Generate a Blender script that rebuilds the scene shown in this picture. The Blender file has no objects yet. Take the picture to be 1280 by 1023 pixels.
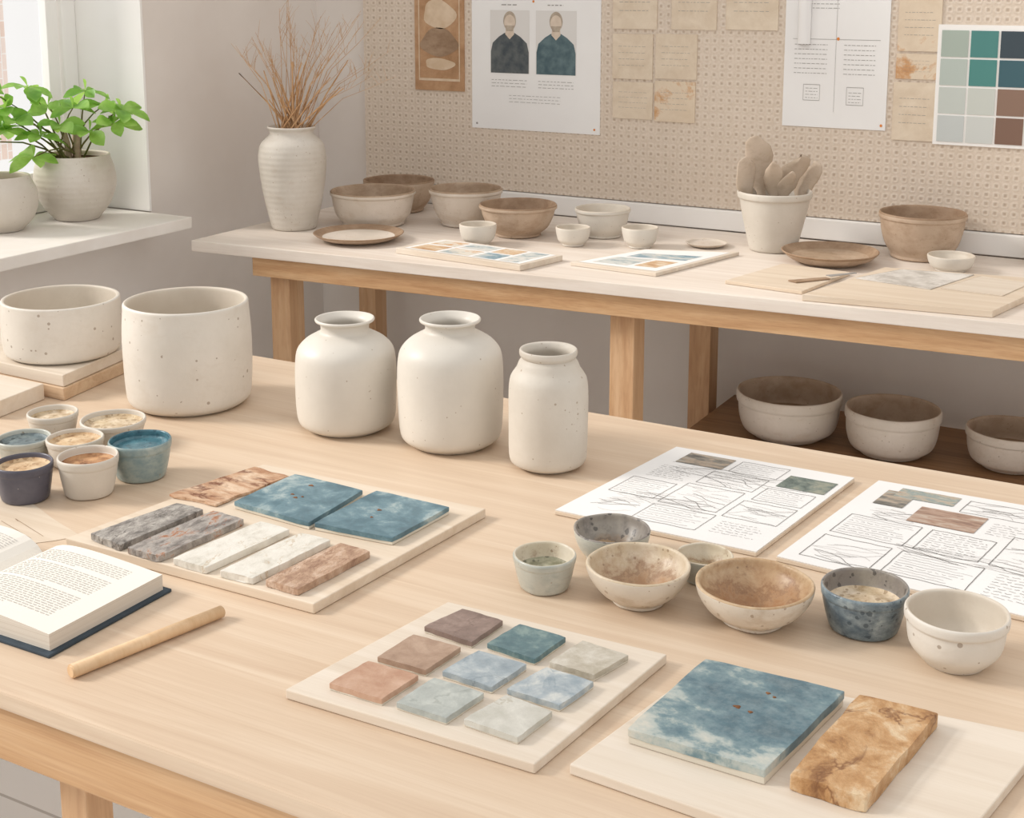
import bpy, bmesh, math, random
from mathutils import Vector, noise
random.seed(7)
scn=bpy.context.scene
COL=bpy.context.collection

# ------------------------------------------------------------------ helpers
def lin(h):
    h=h.lstrip('#'); o=[]
    for i in (0,2,4):
        c=int(h[i:i+2],16)/255
        o.append(c/12.92 if c<=.04045 else ((c+.055)/1.055)**2.4)
    return (o[0],o[1],o[2],1)

class NT:
    def __init__(s,name):
        s.m=bpy.data.materials.new(name); s.m.use_nodes=True
        s.t=s.m.node_tree; s.b=s.t.nodes['Principled BSDF']
    def n(s,t,**k):
        a=s.t.nodes.new(t)
        for p,v in k.items():
            setattr(a,p,v)
        return a
    def l(s,a,b): s.t.links.new(a,b)
    def math(s,op,a,b=None,c=None,clamp=False):
        n=s.n('ShaderNodeMath',operation=op); n.use_clamp=clamp
        for i,v in enumerate((a,b,c)):
            if v is None: continue
            if isinstance(v,(int,float)): n.inputs[i].default_value=v
            else: s.l(v,n.inputs[i])
        return n.outputs[0]
    def coord(s,scale=(1,1,1),rot=(0,0,0)):
        c=s.n('ShaderNodeTexCoord'); m=s.n('ShaderNodeMapping')
        m.inputs['Scale'].default_value=scale; m.inputs['Rotation'].default_value=rot
        s.l(c.outputs['Object'],m.inputs['Vector']); return m.outputs[0]
    def noise(s,vec,scale,detail=4,rough=.55,dist=0):
        n=s.n('ShaderNodeTexNoise'); n.inputs['Scale'].default_value=scale
        n.inputs['Detail'].default_value=detail; n.inputs['Roughness'].default_value=rough
        n.inputs['Distortion'].default_value=dist
        s.l(vec,n.inputs['Vector']); return n.outputs['Fac']
    def ramp(s,fac,stops):
        r=s.n('ShaderNodeValToRGB'); e=r.color_ramp.elements
        while len(e)<len(stops): e.new(.5)
        for i,(p,c) in enumerate(stops):
            e[i].position=p; e[i].color=lin(c) if isinstance(c,str) else c
        s.l(fac,r.inputs[0]); return r.outputs[0]
    def mix(s,fac,a,b,mode='MIX'):
        m=s.n('ShaderNodeMix',data_type='RGBA',blend_type=mode)
        if isinstance(fac,(int,float)): m.inputs[0].default_value=fac
        else: s.l(fac,m.inputs[0])
        for v,i in ((a,6),(b,7)):
            if isinstance(v,str): m.inputs[i].default_value=lin(v)
            else: s.l(v,m.inputs[i])
        return m.outputs[2]
    def bump(s,h,strength=.3,dist=.002):
        b=s.n('ShaderNodeBump'); b.inputs['Strength'].default_value=strength
        b.inputs['Distance'].default_value=dist; s.l(h,b.inputs['Height'])
        s.l(b.outputs[0],s.b.inputs['Normal'])
    def base(s,c):
        if isinstance(c,str): s.b.inputs['Base Color'].default_value=lin(c)
        else: s.l(c,s.b.inputs['Base Color'])
    def rough(s,r): s.b.inputs['Roughness'].default_value=r
    def spec(s,r): s.b.inputs['Specular IOR Level'].default_value=r

def grey(v): return (v,v,v,1)
def plain(name,c,rough=.6,c2=None,scale=12,bump=0,spec=.3):
    m=NT(name); v=m.coord(); f=m.noise(v,scale)
    m.base(m.ramp(f,[(.35,c),(.65,c2 or c)])); m.rough(rough); m.spec(spec)
    if bump: m.bump(m.noise(v,scale*6),bump,.001)
    return m.m

def wood(name,a,b,c,sc=(1.2,22,22),rough=.5,fine=.5):
    m=NT(name); v=m.coord(sc)
    f=m.noise(v,1.6,5,.6,.8); g=m.noise(m.coord((sc[0]*3,sc[1]*9,sc[2]*9)),2.0,3)
    big=m.noise(m.coord((1,2.2,2.2)),1.7,2)
    c1=m.ramp(f,[(.3,a),(.5,b),(.7,c)])
    c2=m.mix(m.math('MULTIPLY',m.math('SUBTRACT',g,.45),fine*1.6,clamp=True),c1,a,'MULTIPLY')
    c3=m.mix(m.ramp(big,[(.35,grey(0)),(.7,grey(.35))]),c2,c)
    m.base(c3); m.rough(rough); m.spec(.35); m.bump(g,.12,.001)
    return m.m

def specks(m,col,v,sd,sscale,speck,gate=.5):
    vo=m.n('ShaderNodeTexVoronoi'); vo.inputs['Scale'].default_value=sscale; m.l(v,vo.inputs['Vector'])
    sp=m.n('ShaderNodeSeparateXYZ'); m.l(vo.outputs['Color'],sp.inputs[0])
    s1=m.math('LESS_THAN',vo.outputs['Distance'],m.math('MULTIPLY',m.math('POWER',sp.outputs[0],8),sd*2.2))
    gt=m.math('GREATER_THAN',m.noise(v,17,2),gate)
    return m.mix(m.math('MULTIPLY',m.math('MULTIPLY',s1,gt),.6),col,speck)

def ceramic(name,a,b,rough=.45,speck='#957d64',sd=.06,sscale=190,bump=.15,rings=0,stain=None,stainpos=.62,nscale=9,stainamt=.6,gate=.45):
    m=NT(name); v=m.coord()
    f=m.noise(v,nscale,5)
    col=m.ramp(f,[(.35,a),(.65,b)])
    # very fine clay grain
    col=m.mix(m.ramp(m.noise(v,160,3,.7),[(.5,grey(0)),(.75,grey(.35))]),col,a)
    if stain:
        s=m.noise(m.coord((1,1,1.6),(.3,.2,.1)),nscale*2.2,6,.7,.2)
        col=m.mix(m.ramp(s,[(stainpos-.12,grey(0)),(stainpos+.14,grey(stainamt))]),col,stain)
    if sd>0: col=specks(m,col,v,sd,sscale,speck,gate)
    m.base(col); m.rough(rough); m.spec(.4)
    h=m.noise(v,45,5,.65)
    if rings:
        w=m.n('ShaderNodeTexWave',wave_type='BANDS',bands_direction='Z'); w.inputs['Scale'].default_value=rings
        w.inputs['Distortion'].default_value=.6; m.l(v,w.inputs['Vector'])
        h=m.math('ADD',m.math('MULTIPLY',h,.5),m.math('MULTIPLY',w.outputs['Fac'],.6))
    m.bump(h,bump,.0025)
    return m.m

def innerglaze(name,wall,wall2,bottom,z0,z1,rough=.4,ring='#8a6546',speck='#7d6046',sd=.15):
    """glaze that pools darker toward the bottom of the bowl"""
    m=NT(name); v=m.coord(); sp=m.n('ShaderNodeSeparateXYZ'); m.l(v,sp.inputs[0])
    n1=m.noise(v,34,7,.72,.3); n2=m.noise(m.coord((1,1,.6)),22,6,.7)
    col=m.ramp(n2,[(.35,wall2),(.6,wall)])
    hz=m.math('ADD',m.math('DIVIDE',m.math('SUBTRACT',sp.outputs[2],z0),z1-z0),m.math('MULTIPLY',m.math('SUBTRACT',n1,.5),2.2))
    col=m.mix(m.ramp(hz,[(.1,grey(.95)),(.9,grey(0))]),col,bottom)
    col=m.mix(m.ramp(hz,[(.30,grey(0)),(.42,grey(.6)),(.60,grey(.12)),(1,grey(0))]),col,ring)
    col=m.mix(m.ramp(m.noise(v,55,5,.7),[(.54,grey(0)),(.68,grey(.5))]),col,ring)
    col=specks(m,col,v,sd,200,speck,.4)
    m.base(col); m.rough(rough); m.spec(.45); m.bump(m.noise(v,60,4),.3,.002); return m.m

def glaze(name,stops,scale=14,dist=.4,rough=.3,bump=.12,stretch=(1,1,1),rot=.5,vein=None,va=.5,vw=.02):
    m=NT(name); v=m.coord(stretch,(0,0,rot))
    f=m.noise(v,scale,8,.68,dist); col=m.ramp(f,stops)
    if vein:
        g=m.noise(v,scale*.45,5,.6,.5)
        d=m.math('ABSOLUTE',m.math('SUBTRACT',g,.5))
        gate=m.ramp(m.noise(v,scale*.6,2),[(.48,grey(0)),(.56,grey(1))])
        col=m.mix(m.math('MULTIPLY',m.ramp(d,[(.0,grey(va)),(vw,grey(0))]),gate),col,vein)
    m.base(col); m.rough(rough); m.spec(.45)
    m.bump(m.noise(v,scale*3,6,.65),bump,.003); return m.m

def finish(bm,name,mats,smooth=False,parent=None,loc=(0,0,0),rotz=0):
    me=bpy.data.meshes.new(name); bm.normal_update(); bm.to_mesh(me); bm.free()
    for m in mats: me.materials.append(m)
    if smooth:
        for p in me.polygons: p.use_smooth=True
    o=bpy.data.objects.new(name,me); COL.objects.link(o); o.location=loc; o.rotation_euler[2]=rotz
    if parent: o.parent=parent
    return o

def empty(name,loc=(0,0,0)):
    o=bpy.data.objects.new(name,None); o.empty_display_size=.05; COL.objects.link(o); o.location=loc; return o

def bm_box(bm,x0,x1,y0,y1,z0,z1,mi=0,bev=0):
    v=[bm.verts.new(p) for p in ((x0,y0,z0),(x1,y0,z0),(x1,y1,z0),(x0,y1,z0),(x0,y0,z1),(x1,y0,z1),(x1,y1,z1),(x0,y1,z1))]
    fs=[bm.faces.new([v[i] for i in q]) for q in ((3,2,1,0),(4,5,6,7),(0,1,5,4),(1,2,6,5),(2,3,7,6),(3,0,4,7))]
    for f in fs: f.material_index=mi
    if bev:
        es=list({e for f in fs for e in f.edges})
        bmesh.ops.bevel(bm,geom=es,offset=bev,segments=2,affect='EDGES',profile=.6)

def box(name,x0,x1,y0,y1,z0,z1,mat,bev=0,parent=None):
    bm=bmesh.new(); bm_box(bm,x0,x1,y0,y1,z0,z1,0,bev); return finish(bm,name,[mat],parent=parent)

def bm_slab(bm,q,z0,z1,mi=0,bev=.0012,wob=0):
    n=len(q)
    if wob:
        pts=[]
        for i in range(n):
            a=Vector(q[i]);b=Vector(q[(i+1)%n])
            for k in range(7):
                p=a.lerp(b,k/7); s=wob*(.5 if k==0 else 1)
                p=p+Vector((random.uniform(-s,s),random.uniform(-s,s))); pts.append(tuple(p))
        q=pts; n=len(q)
    area=sum(q[i][0]*q[(i+1)%n][1]-q[(i+1)%n][0]*q[i][1] for i in range(n))
    if area<0: q=list(reversed(q))
    lo=[bm.verts.new((x,y,z0)) for x,y in q]; hi=[bm.verts.new((x,y,z1)) for x,y in q]
    fs=[bm.faces.new(list(reversed(lo))),bm.faces.new(hi)]
    for i in range(n): fs.append(bm.faces.new([lo[i],lo[(i+1)%n],hi[(i+1)%n],hi[i]]))
    for f in fs: f.material_index=mi
    if bev:
        es=list({e for f in fs for e in f.edges})
        r=bmesh.ops.bevel(bm,geom=es,offset=bev,segments=2,affect='EDGES',profile=.5)
        for f in r['faces']: f.material_index=mi

def slab(name,q,z0,z1,mat,bev=.0012,parent=None,wob=0):
    bm=bmesh.new(); bm_slab(bm,q,z0,z1,0,bev,wob)
    return finish(bm,name,[mat],parent=parent)

def cr(pts,n=4):
    out=[];seg=[]
    P=[Vector(p) for p in pts]
    for i in range(len(P)-1):
        p0=P[max(i-1,0)];p1=P[i];p2=P[i+1];p3=P[min(i+2,len(P)-1)]
        for k in range(n):
            t=k/n
            m1=(p2-p0)*.5; m2=(p3-p1)*.5; L=(p2-p1).length
            if m1.length>L: m1=m1*(L/m1.length)
            if m2.length>L: m2=m2*(L/m2.length)
            h=(2*t**3-3*t*t+1)*p1+(t**3-2*t*t+t)*m1+(-2*t**3+3*t*t)*p2+(t**3-t*t)*m2
            h.y=max(h.y,0)
            out.append(h); seg.append(i)
    out.append(P[-1]); seg.append(len(P)-2)
    return out,seg

def lathe(name,outer,inner,loc,mats,fill=None,seg=64,wob=.0,parent=None,rimseg=0,n=4):
    prof=list(outer)+list(inner)+list(fill or [])
    no,ni=len(outer),len(inner)
    P,S=cr(prof,n)
    bm=bmesh.new(); rings=[]
    sd=random.uniform(0,50)
    for p in P:
        r=max(p.x,0)
        if r<1e-5: rings.append([bm.verts.new((0,0,p.y))]); continue
        ring=[]
        for k in range(seg):
            a=2*math.pi*k/seg
            w=wob*noise.noise(Vector((math.cos(a)*1.2+sd,math.sin(a)*1.2,p.y*14))) if wob else 0
            rr=r+w*min(1,r/.03)
            zz=p.y+ (wob*.6*noise.noise(Vector((math.cos(a)*1.1,math.sin(a)*1.1+sd,3))) if p.y>.012 else 0)
            ring.append(bm.verts.new((rr*math.cos(a),rr*math.sin(a),zz)))
        rings.append(ring)
    for i in range(len(rings)-1):
        A,B=rings[i],rings[i+1]; s=S[i]
        mi=0 if s<no-1-rimseg else (1 if s<no+ni-1 else 2)
        mi=min(mi,len(mats)-1)
        if len(A)==1 and len(B)==1: continue
        for k in range(seg):
            k2=(k+1)%seg
            if len(A)==1: f=bm.faces.new([A[0],B[k2],B[k]])
            elif len(B)==1: f=bm.faces.new([A[k],A[k2],B[0]])
            else: f=bm.faces.new([A[k],A[k2],B[k2],B[k]])
            f.material_index=mi
    bmesh.ops.recalc_face_normals(bm,faces=bm.faces)
    if not parent: loc=(loc[0],loc[1],loc[2]+.0006)
    return finish(bm,name,mats,True,parent,loc,random.uniform(0,6.28))

def cup(name,x,y,z,h,rb,rr,mats,t=.0028,fl=None,wob=.0012,band=True,parent=None):
    d=rr-rb
    o=[(0,0),(rb*.9,0),(rb,.04*h),(rb+d*.45,.35*h),(rb+d*.8,.68*h)]
    if band: o+=[(rb+d*.86,.76*h),(rr-.0002,.80*h),(rr+.0004,.95*h)]
    else: o+=[(rr,.9*h)]
    o+=[(rr-t*.35,1.0*h)]
    i=[(rr-t,.975*h),(rr-t*1.3,.8*h)]
    fh=(fl if fl is not None else .12)*h
    rf=rb+d*(fh/h)-t
    i+=[(rf+.001,fh+.003)]
    f=[(rf*.9,fh),(rf*.5,fh+.001),(0,fh+.0006)]
    return lathe(name,o,i,(x,y,z),mats,f,wob=wob,parent=parent)

def bowl(name,x,y,z,h,rb,rr,mats,t=.004,wob=.002,rimseg=1,full=1.0,parent=None,lip=0):
    o=[(0,0),(rb*.92,0),(rb,.03*h),(rb*1.0,.09*h)]
    for s in (.2,.38,.6,.78):
        o.append((rb+(rr-lip-rb)*math.sin(s*math.pi/2)**(1.0/full*.9),h*(.09+.91*s)))
    if lip: o+=[(rr-lip,.86*h),(rr,.885*h)]
    o+=[(rr,.96*h),(rr-t*.4,1.0*h)]
    i=[(rr-t,.97*h)]
    for s in (.75,.5,.28):
        i.append((rb*.8+(rr-lip-rb*.8)*math.sin(s*math.pi/2)**.9-t,h*(.14+.84*s)))
    f=[(rb*.75,.15*h),(rb*.35,.12*h),(0,.12*h)]
    return lathe(name,o,i,(x,y,z),mats,f,wob=wob,rimseg=rimseg,parent=parent)

class Print:
    """flat printed marks collected into one mesh; P maps (u,v)->world"""
    def __init__(s,P,mats): s.P=P; s.bm=bmesh.new(); s.mats=mats
    def poly(s,pts,mi=0,lift=0):
        f=s.bm.faces.new([s.bm.verts.new(s.P(u,v,lift)) for u,v in pts]); f.material_index=mi
    def rect(s,u0,v0,u1,v1,mi=0,lift=0): s.poly([(u0,v0),(u1,v0),(u1,v1),(u0,v1)],mi,lift)
    def line(s,pts,w,mi=0,ar=1.0,lift=0):
        for a,b in zip(pts,pts[1:]):
            dx,dy=(b[0]-a[0])*ar,b[1]-a[1]; L=math.hypot(dx,dy) or 1e-6
            nx,ny=-dy/L*w/2/ar,dx/L*w/2
            s.poly([(a[0]-nx,a[1]-ny),(b[0]-nx,b[1]-ny),(b[0]+nx,b[1]+ny),(a[0]+nx,a[1]+ny)],mi,lift)
    def ell(s,cu,cv,ru,rv,mi=0,n=28,lift=0):
        s.poly([(cu+ru*math.cos(2*math.pi*k/n),cv+rv*math.sin(2*math.pi*k/n)) for k in range(n)],mi,lift)
    def done(s,name,parent=None): return finish(s.bm,name,s.mats,parent=parent)

# ------------------------------------------------------------------ materials
M_table=wood('pale_birch_wood','#c9b097','#d1baa1','#dac6af',fine=.3)
M_oak=wood('oak_wood','#b1865e','#c39b72','#d0ac85',sc=(1.2,26,26),fine=.6)
M_oakleg=wood('oak_leg_wood','#b58b65','#c59d76','#d1ae8a',sc=(24,24,1.2),fine=.6)
M_bench=wood('whitewashed_wood','#d7c9bb','#dfd3c7','#e7ddd2',fine=.25)
M_board=wood('sample_board_wood','#cfbca5','#d8c7b2','#e1d3c1',fine=.25)
M_board2=wood('pale_board','#d2c3b1','#dacdbc','#e2d7c9',fine=.25)
M_boardedge=wood('ply_edge','#bfa081','#ceb192','#dac3a6')
M_stick=wood('dowel_wood','#d0ab80','#dbb992','#e5c8a3',sc=(20,2,20),fine=.4)
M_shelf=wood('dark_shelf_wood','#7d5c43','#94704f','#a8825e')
M_wall=plain('plaster_wall','#d9d0c8',.85,'#e4ddd6',2.2,.15,.1)
M_white=plain('white_paint','#f3f1ee',.6,'#eeebe7',3)
M_sill=plain('sill_stone','#ece7e1',.5,'#e2dbd2',6)
M_cer=ceramic('cream_ceramic','#d0cac0','#dad4ca',.45,sd=.10,bump=.12)
M_cer_sp=ceramic('speckled_ceramic','#d4cec4','#dfd9d0',.5,sd=.16,sscale=130,bump=.3,speck='#86705a',gate=.43,stain='#c2b5a3',stainpos=.66,stainamt=.4)
M_cer_g=ceramic('sandy_ceramic','#c8c0b4','#d5cec3',.55,sd=.15,bump=.25)
M_in=ceramic('cream_inner','#cabfb0','#d8cfc1',.5,sd=.03,bump=.1)
M_ring=ceramic('ringed_stoneware','#c6beb2','#d5cec4',.6,sd=.14,rings=22,bump=.25,stain='#b29c85',stainpos=.68,stainamt=.45)
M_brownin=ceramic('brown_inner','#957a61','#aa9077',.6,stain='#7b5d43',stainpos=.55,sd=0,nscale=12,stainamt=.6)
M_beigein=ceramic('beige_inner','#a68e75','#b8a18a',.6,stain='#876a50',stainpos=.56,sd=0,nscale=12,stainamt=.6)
M_beige=ceramic('beige_stoneware','#cdc1b2','#dbcfc2',.6,sd=.14,stain='#b79e84',stainpos=.64,stainamt=.5)
M_brown=ceramic('brown_stoneware','#b49d87','#c8b39e',.65,sd=.15,stain='#967a60',stainpos=.58,stainamt=.6)
M_bowlO=ceramic('bowl_outer','#cec4b5','#dbd2c5',.4,sd=.25,stain='#ab9170',stainpos=.62,bump=.2,stainamt=.7)
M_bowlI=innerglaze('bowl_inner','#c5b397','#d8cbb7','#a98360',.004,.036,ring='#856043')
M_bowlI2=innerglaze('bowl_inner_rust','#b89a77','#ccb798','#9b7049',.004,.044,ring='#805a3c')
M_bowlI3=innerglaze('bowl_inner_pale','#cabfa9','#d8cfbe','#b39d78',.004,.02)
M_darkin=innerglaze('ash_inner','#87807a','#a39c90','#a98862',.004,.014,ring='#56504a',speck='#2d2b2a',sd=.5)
M_greyO=ceramic('grey_green_glaze','#b2b3a9','#c6c7be',.3,sd=.15,stain='#8e9793',stainpos=.58,nscale=14)
M_blueO=ceramic('denim_glaze','#6b7b84','#a2adaf',.3,sd=.4,speck='#2b3945',stain='#4a5a67',stainpos=.53,nscale=30,gate=.3,stainamt=.9)
M_tealO=ceramic('sea_glaze','#8b9b9a','#b0b8b1',.35,sd=.15,stain='#6a858c',stainpos=.54,nscale=22,stainamt=.8)
M_navyO=ceramic('charcoal_glaze','#4b4a55','#62606a',.35,sd=.1,speck='#c9c4bc',nscale=18)
M_soil=plain('soil','#4a3526',.95,'#6b4d37',60,.8)
fillc={k:ceramic('glaze_powder_'+k,a,b,r,sd=.5,speck=s,stain=st,stainpos=.54,nscale=26,bump=.6,gate=.3,stainamt=.9) for k,a,b,s,st,r in (
 ('sand','#cfb28c','#e0cbab','#8a6646','#a97f55',.7),('cream','#cdb997','#e0d1bc','#8f7456','#a68a66',.7),
 ('rust','#b28059','#cfa67b','#5b3a26','#74452c',.7),('teal','#436b78','#5a8791','#2a4753','#365966',.25),
 ('slate','#66757a','#8a9492','#2d3437','#46535a',.5),('moss','#6d6a52','#a3a28a','#3a3a2c','#c4bfa8',.5))}
M_leaf=NT('green_leaf'); v=M_leaf.coord(); M_leaf.base(M_leaf.ramp(M_leaf.noise(v,22),[(.38,'#639a3a'),(.5,'#86b950'),(.62,'#aad274')]))
M_leaf.rough(.4)
_tr=M_leaf.n('ShaderNodeBsdfTranslucent'); _tr.inputs[0].default_value=lin('#b4dc66'); _mx=M_leaf.n('ShaderNodeMixShader'); _mx.inputs[0].default_value=.45
_out=[n for n in M_leaf.t.nodes if n.type=='OUTPUT_MATERIAL'][0]
M_leaf.l(M_leaf.b.outputs[0],_mx.inputs[1]); M_leaf.l(_tr.outputs[0],_mx.inputs[2]); M_leaf.l(_mx.outputs[0],_out.inputs[0]); M_leaf=M_leaf.m
M_stem=plain('plant_stem','#6b7a3a',.7,'#7d6a48')
M_grass=plain('dried_grass','#b98e64',.8,'#cfa981',30)
M_paper=plain('white_paper','#e8e6e4',.8,'#edecea',4)
M_ink=plain('ink','#5a5652',.8); M_ink2=plain('pencil_grey','#9b9793',.8)
M_txt=plain('book_ink','#c0bcb6',.8)
M_lt=plain('print_light_grey','#dbd8d4',.8); M_slate=plain('print_slate','#484f54',.8,'#666a6a',40); M_slate2=plain('print_teal_grey','#4a5e65',.8,'#667a7e',40)
M_skin=plain('print_skin','#cdbcaa',.8,'#dacbba',60); M_hair=plain('print_hair','#a29484',.8,'#bbad9c',60)
M_orange=plain('orange_pin','#d9843c',.5)
M_kraft=glaze('tan_card',[(.35,'#d2c0a9'),(.65,'#dfd0bb')],20,.5,.8,.05)
M_kraftst=glaze('stained_card',[(.35,'#d4c1a9'),(.52,'#dccbb4'),(.60,'#c99c71'),(.72,'#b07c4f')],9,.3,.8,.05)
M_sepia=glaze('sepia_print',[(.35,'#a07a57'),(.5,'#b38b67'),(.65,'#c29d7a')],14,.3,.7,.02)
M_sep2=plain('sepia_light','#cdb497',.8,'#dcc7ae',30)
M_blkcover=plain('navy_cloth_cover','#36414a',.7,'#3f4b55',60)

m=NT('grey_floor_tile'); c=m.coord()
br=m.n('ShaderNodeTexBrick'); br.offset=.5; br.inputs['Scale'].default_value=1; br.inputs['Brick Width'].default_value=.42; br.inputs['Row Height'].default_value=.21
br.inputs['Mortar Size'].default_value=.003; br.inputs['Color1'].default_value=lin('#f8f8f7'); br.inputs['Color2'].default_value=lin('#f2f2f1'); br.inputs['Mortar'].default_value=lin('#c6c3bf')
m.l(c,br.inputs['Vector']); m.base(br.outputs['Color']); m.rough(.5); M_floor=m.m
m=NT('dotted_pegboard'); c=m.coord(); sp=m.n('ShaderNodeSeparateXYZ'); m.l(c,sp.inputs[0])
pt=.0215
fx=m.math('ABSOLUTE',m.math('SUBTRACT',m.math('FRACT',m.math('DIVIDE',sp.outputs[0],pt)),.5))
fz=m.math('ABSOLUTE',m.math('SUBTRACT',m.math('FRACT',m.math('DIVIDE',sp.outputs[2],pt)),.5))
# rounded-square distance
d=m.math('POWER',m.math('ADD',m.math('POWER',fx,3.0),m.math('POWER',fz,3.0)),.3333)
wv=m.noise(c,150,3)
hole=m.ramp(d,[(.09,grey(1)),(.19,grey(0))])
rim=m.ramp(d,[(.18,grey(0)),(.25,grey(1)),(.33,grey(.9)),(.43,grey(0))])
b0=m.ramp(wv,[(.3,'#cfbfad'),(.7,'#dccebf')])
b1=m.mix(m.math('MULTIPLY',hole,.48),b0,'#a18b77')
b2=m.mix(m.math('MULTIPLY',rim,.25),b1,'#e8ddd0')
m.base(b2); m.rough(.85); m.spec(.1)
m.bump(m.math('ADD',m.math('MULTIPLY',rim,.6),m.math('ADD',m.math('MULTIPLY',hole,-.6),m.math('MULTIPLY',wv,.2))),.35,.003); M_peg=m.m
m=NT('brick_facade'); c=m.coord((1,1,1),(0,math.pi/2,0)); br=m.n('ShaderNodeTexBrick'); br.inputs['Scale'].default_value=4
br.inputs['Color1'].default_value=lin('#f2e0d5'); br.inputs['Color2'].default_value=lin('#ecd3c4'); br.inputs['Mortar'].default_value=lin('#f7f1ec'); m.l(c,br.inputs['Vector']); m.base(br.outputs['Color']); M_brick=m.m
m=NT('window_glass'); t=m.n('ShaderNodeBsdfTransparent'); g=m.n('ShaderNodeBsdfGlossy'); g.inputs['Roughness'].default_value=.02
mx=m.n('ShaderNodeMixShader'); mx.inputs[0].default_value=.04; o=[n for n in m.t.nodes if n.type=='OUTPUT_MATERIAL'][0]
m.l(t.outputs[0],mx.inputs[1]); m.l(g.outputs[0],mx.inputs[2]); m.l(mx.outputs[0],o.inputs[0]); M_glass=m.m

# ------------------------------------------------------------------ room
YW=3.375; XL=-2.56; XO=-2.85
box('floor',XO,2.6,-2.0,YW+.1,-.05,0,M_floor)
box('wall_back',XO,2.6,YW,YW+.1,0,2.6,M_wall)
bm=bmesh.new()
WY0,WY1,WZ0,WZ1=-1.6,2.645,.765,2.5
bm_box(bm,XO,XL,-2,YW,0,WZ0); bm_box(bm,XO,XL,-2,YW,WZ1,2.6); bm_box(bm,XO,XL,-2,WY0,WZ0,WZ1); bm_box(bm,XO,XL,WY1,YW,WZ0,WZ1)
finish(bm,'wall_left',[M_wall])
box('trim_1',XO+.06,XL+.004,WY1-.008,WY1-.0005,WZ0+.031,WZ1-.001,M_white)
bm=bmesh.new(); bm_box(bm,XO+.02,-2.405,WY0,2.63,WZ0+.0005,.795,0,.003); finish(bm,'window_sill',[M_sill])
box('trim_2',XL+.001,XL+.015,2.0,YW-.03,0.0,.09,M_white)
box('baseboard_back',XL+.02,2.6,YW-.016,YW-.001,0,.09,M_white)
w=empty('window_1',(0,0,0))
fx0,fx1=-2.83,-2.785
for i,(a,b) in enumerate(((2.59,2.637),(-1.59,-1.54),(1.22,1.28),(-.16,-.10))): box('stile_%d'%i,fx0,fx1,a,b,.797,WZ1-.002,M_white,.003,w)
box('rail_bottom',fx0,fx1,-1.54,2.59,.797,.85,M_white,.003,w); box('rail_top',fx0,fx1,-1.54,2.59,2.45,WZ1-.002,M_white,.003,w)
box('sash_stile',fx0+.01,fx1-.008,2.545,2.582,.86,2.44,M_white,.002,w)
box('sash_rail',fx0+.01,fx1-.008,1.28,2.545,.86,.90,M_white,.002,w)
box('glass_pane',-2.812,-2.808,-1.54,2.59,.85,2.45,M_glass,0,w)
box('wall_neighbouring_building',-9,-8.6,5.2,7.42,0,5,M_brick)

box('pegboard',-2.37,1.2,3.349,3.3745,.805,1.95,M_peg,.001)
box('trim_3',-2.37,1.2,3.332,3.3745,.752,.803,M_white,.002)

# ------------------------------------------------------------------ rear bench
def fy(x): return 2.565+(x+2.353)*.0637
b=empty('craft_workbench')
slab('top',[(-2.353,fy(-2.353)),(.6,fy(.6)),(.6,3.33),(-2.353,3.33)],.722,.75,M_bench,.002,b)
slab('apron_front',[(-2.178,fy(-2.178)+.012),(.55,fy(.55)+.012),(.55,fy(.55)+.037),(-2.178,fy(-2.178)+.037)],.674,.7215,M_oak,.0015,b)
slab('apron_back',[(-2.32,3.29),(.55,3.29),(.55,3.31),(-2.32,3.31)],.674,.7215,M_oak,.0015,b)
def leg(name,x,y,w,z1,par,z0=0): box(name,x-w/2,x+w/2,y-w/2,y+w/2,z0,z1,M_oakleg,.002,par)
for i,(x,y) in enumerate(((-2.125,2.655),(-1.222,2.71),(.3,2.81),(-2.285,3.25),(-1.25,3.25),(.3,3.25))): leg('leg_%d'%i,x,y,.058,.674 if y<3 else .7215,b)
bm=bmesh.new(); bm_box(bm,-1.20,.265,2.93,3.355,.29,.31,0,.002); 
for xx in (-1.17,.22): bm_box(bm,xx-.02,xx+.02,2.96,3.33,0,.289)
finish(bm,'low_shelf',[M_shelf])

# ------------------------------------------------------------------ front table
t=empty('worktable')
bm=bmesh.new(); bm_box(bm,-2.10,.55,.796,1.81,.731,.75,0,.003); finish(bm,'top',[M_table],parent=t)
box('apron_front',-2.05,.50,.804,.828,.672,.7305,M_oak,.002,t); box('apron_back',-2.05,.50,1.776,1.80,.684,.7305,M_oak,.002,t)
box('apron_left',-2.05,-2.03,.829,1.775,.684,.7305,M_oak,.002,t)
for i,(x,y) in enumerate(((-1.985,.86),(-.942,.85),(.45,.86),(-1.985,1.74),(.45,1.74))): leg('leg_%d'%i,x,y,.034,.7305,t)

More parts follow.
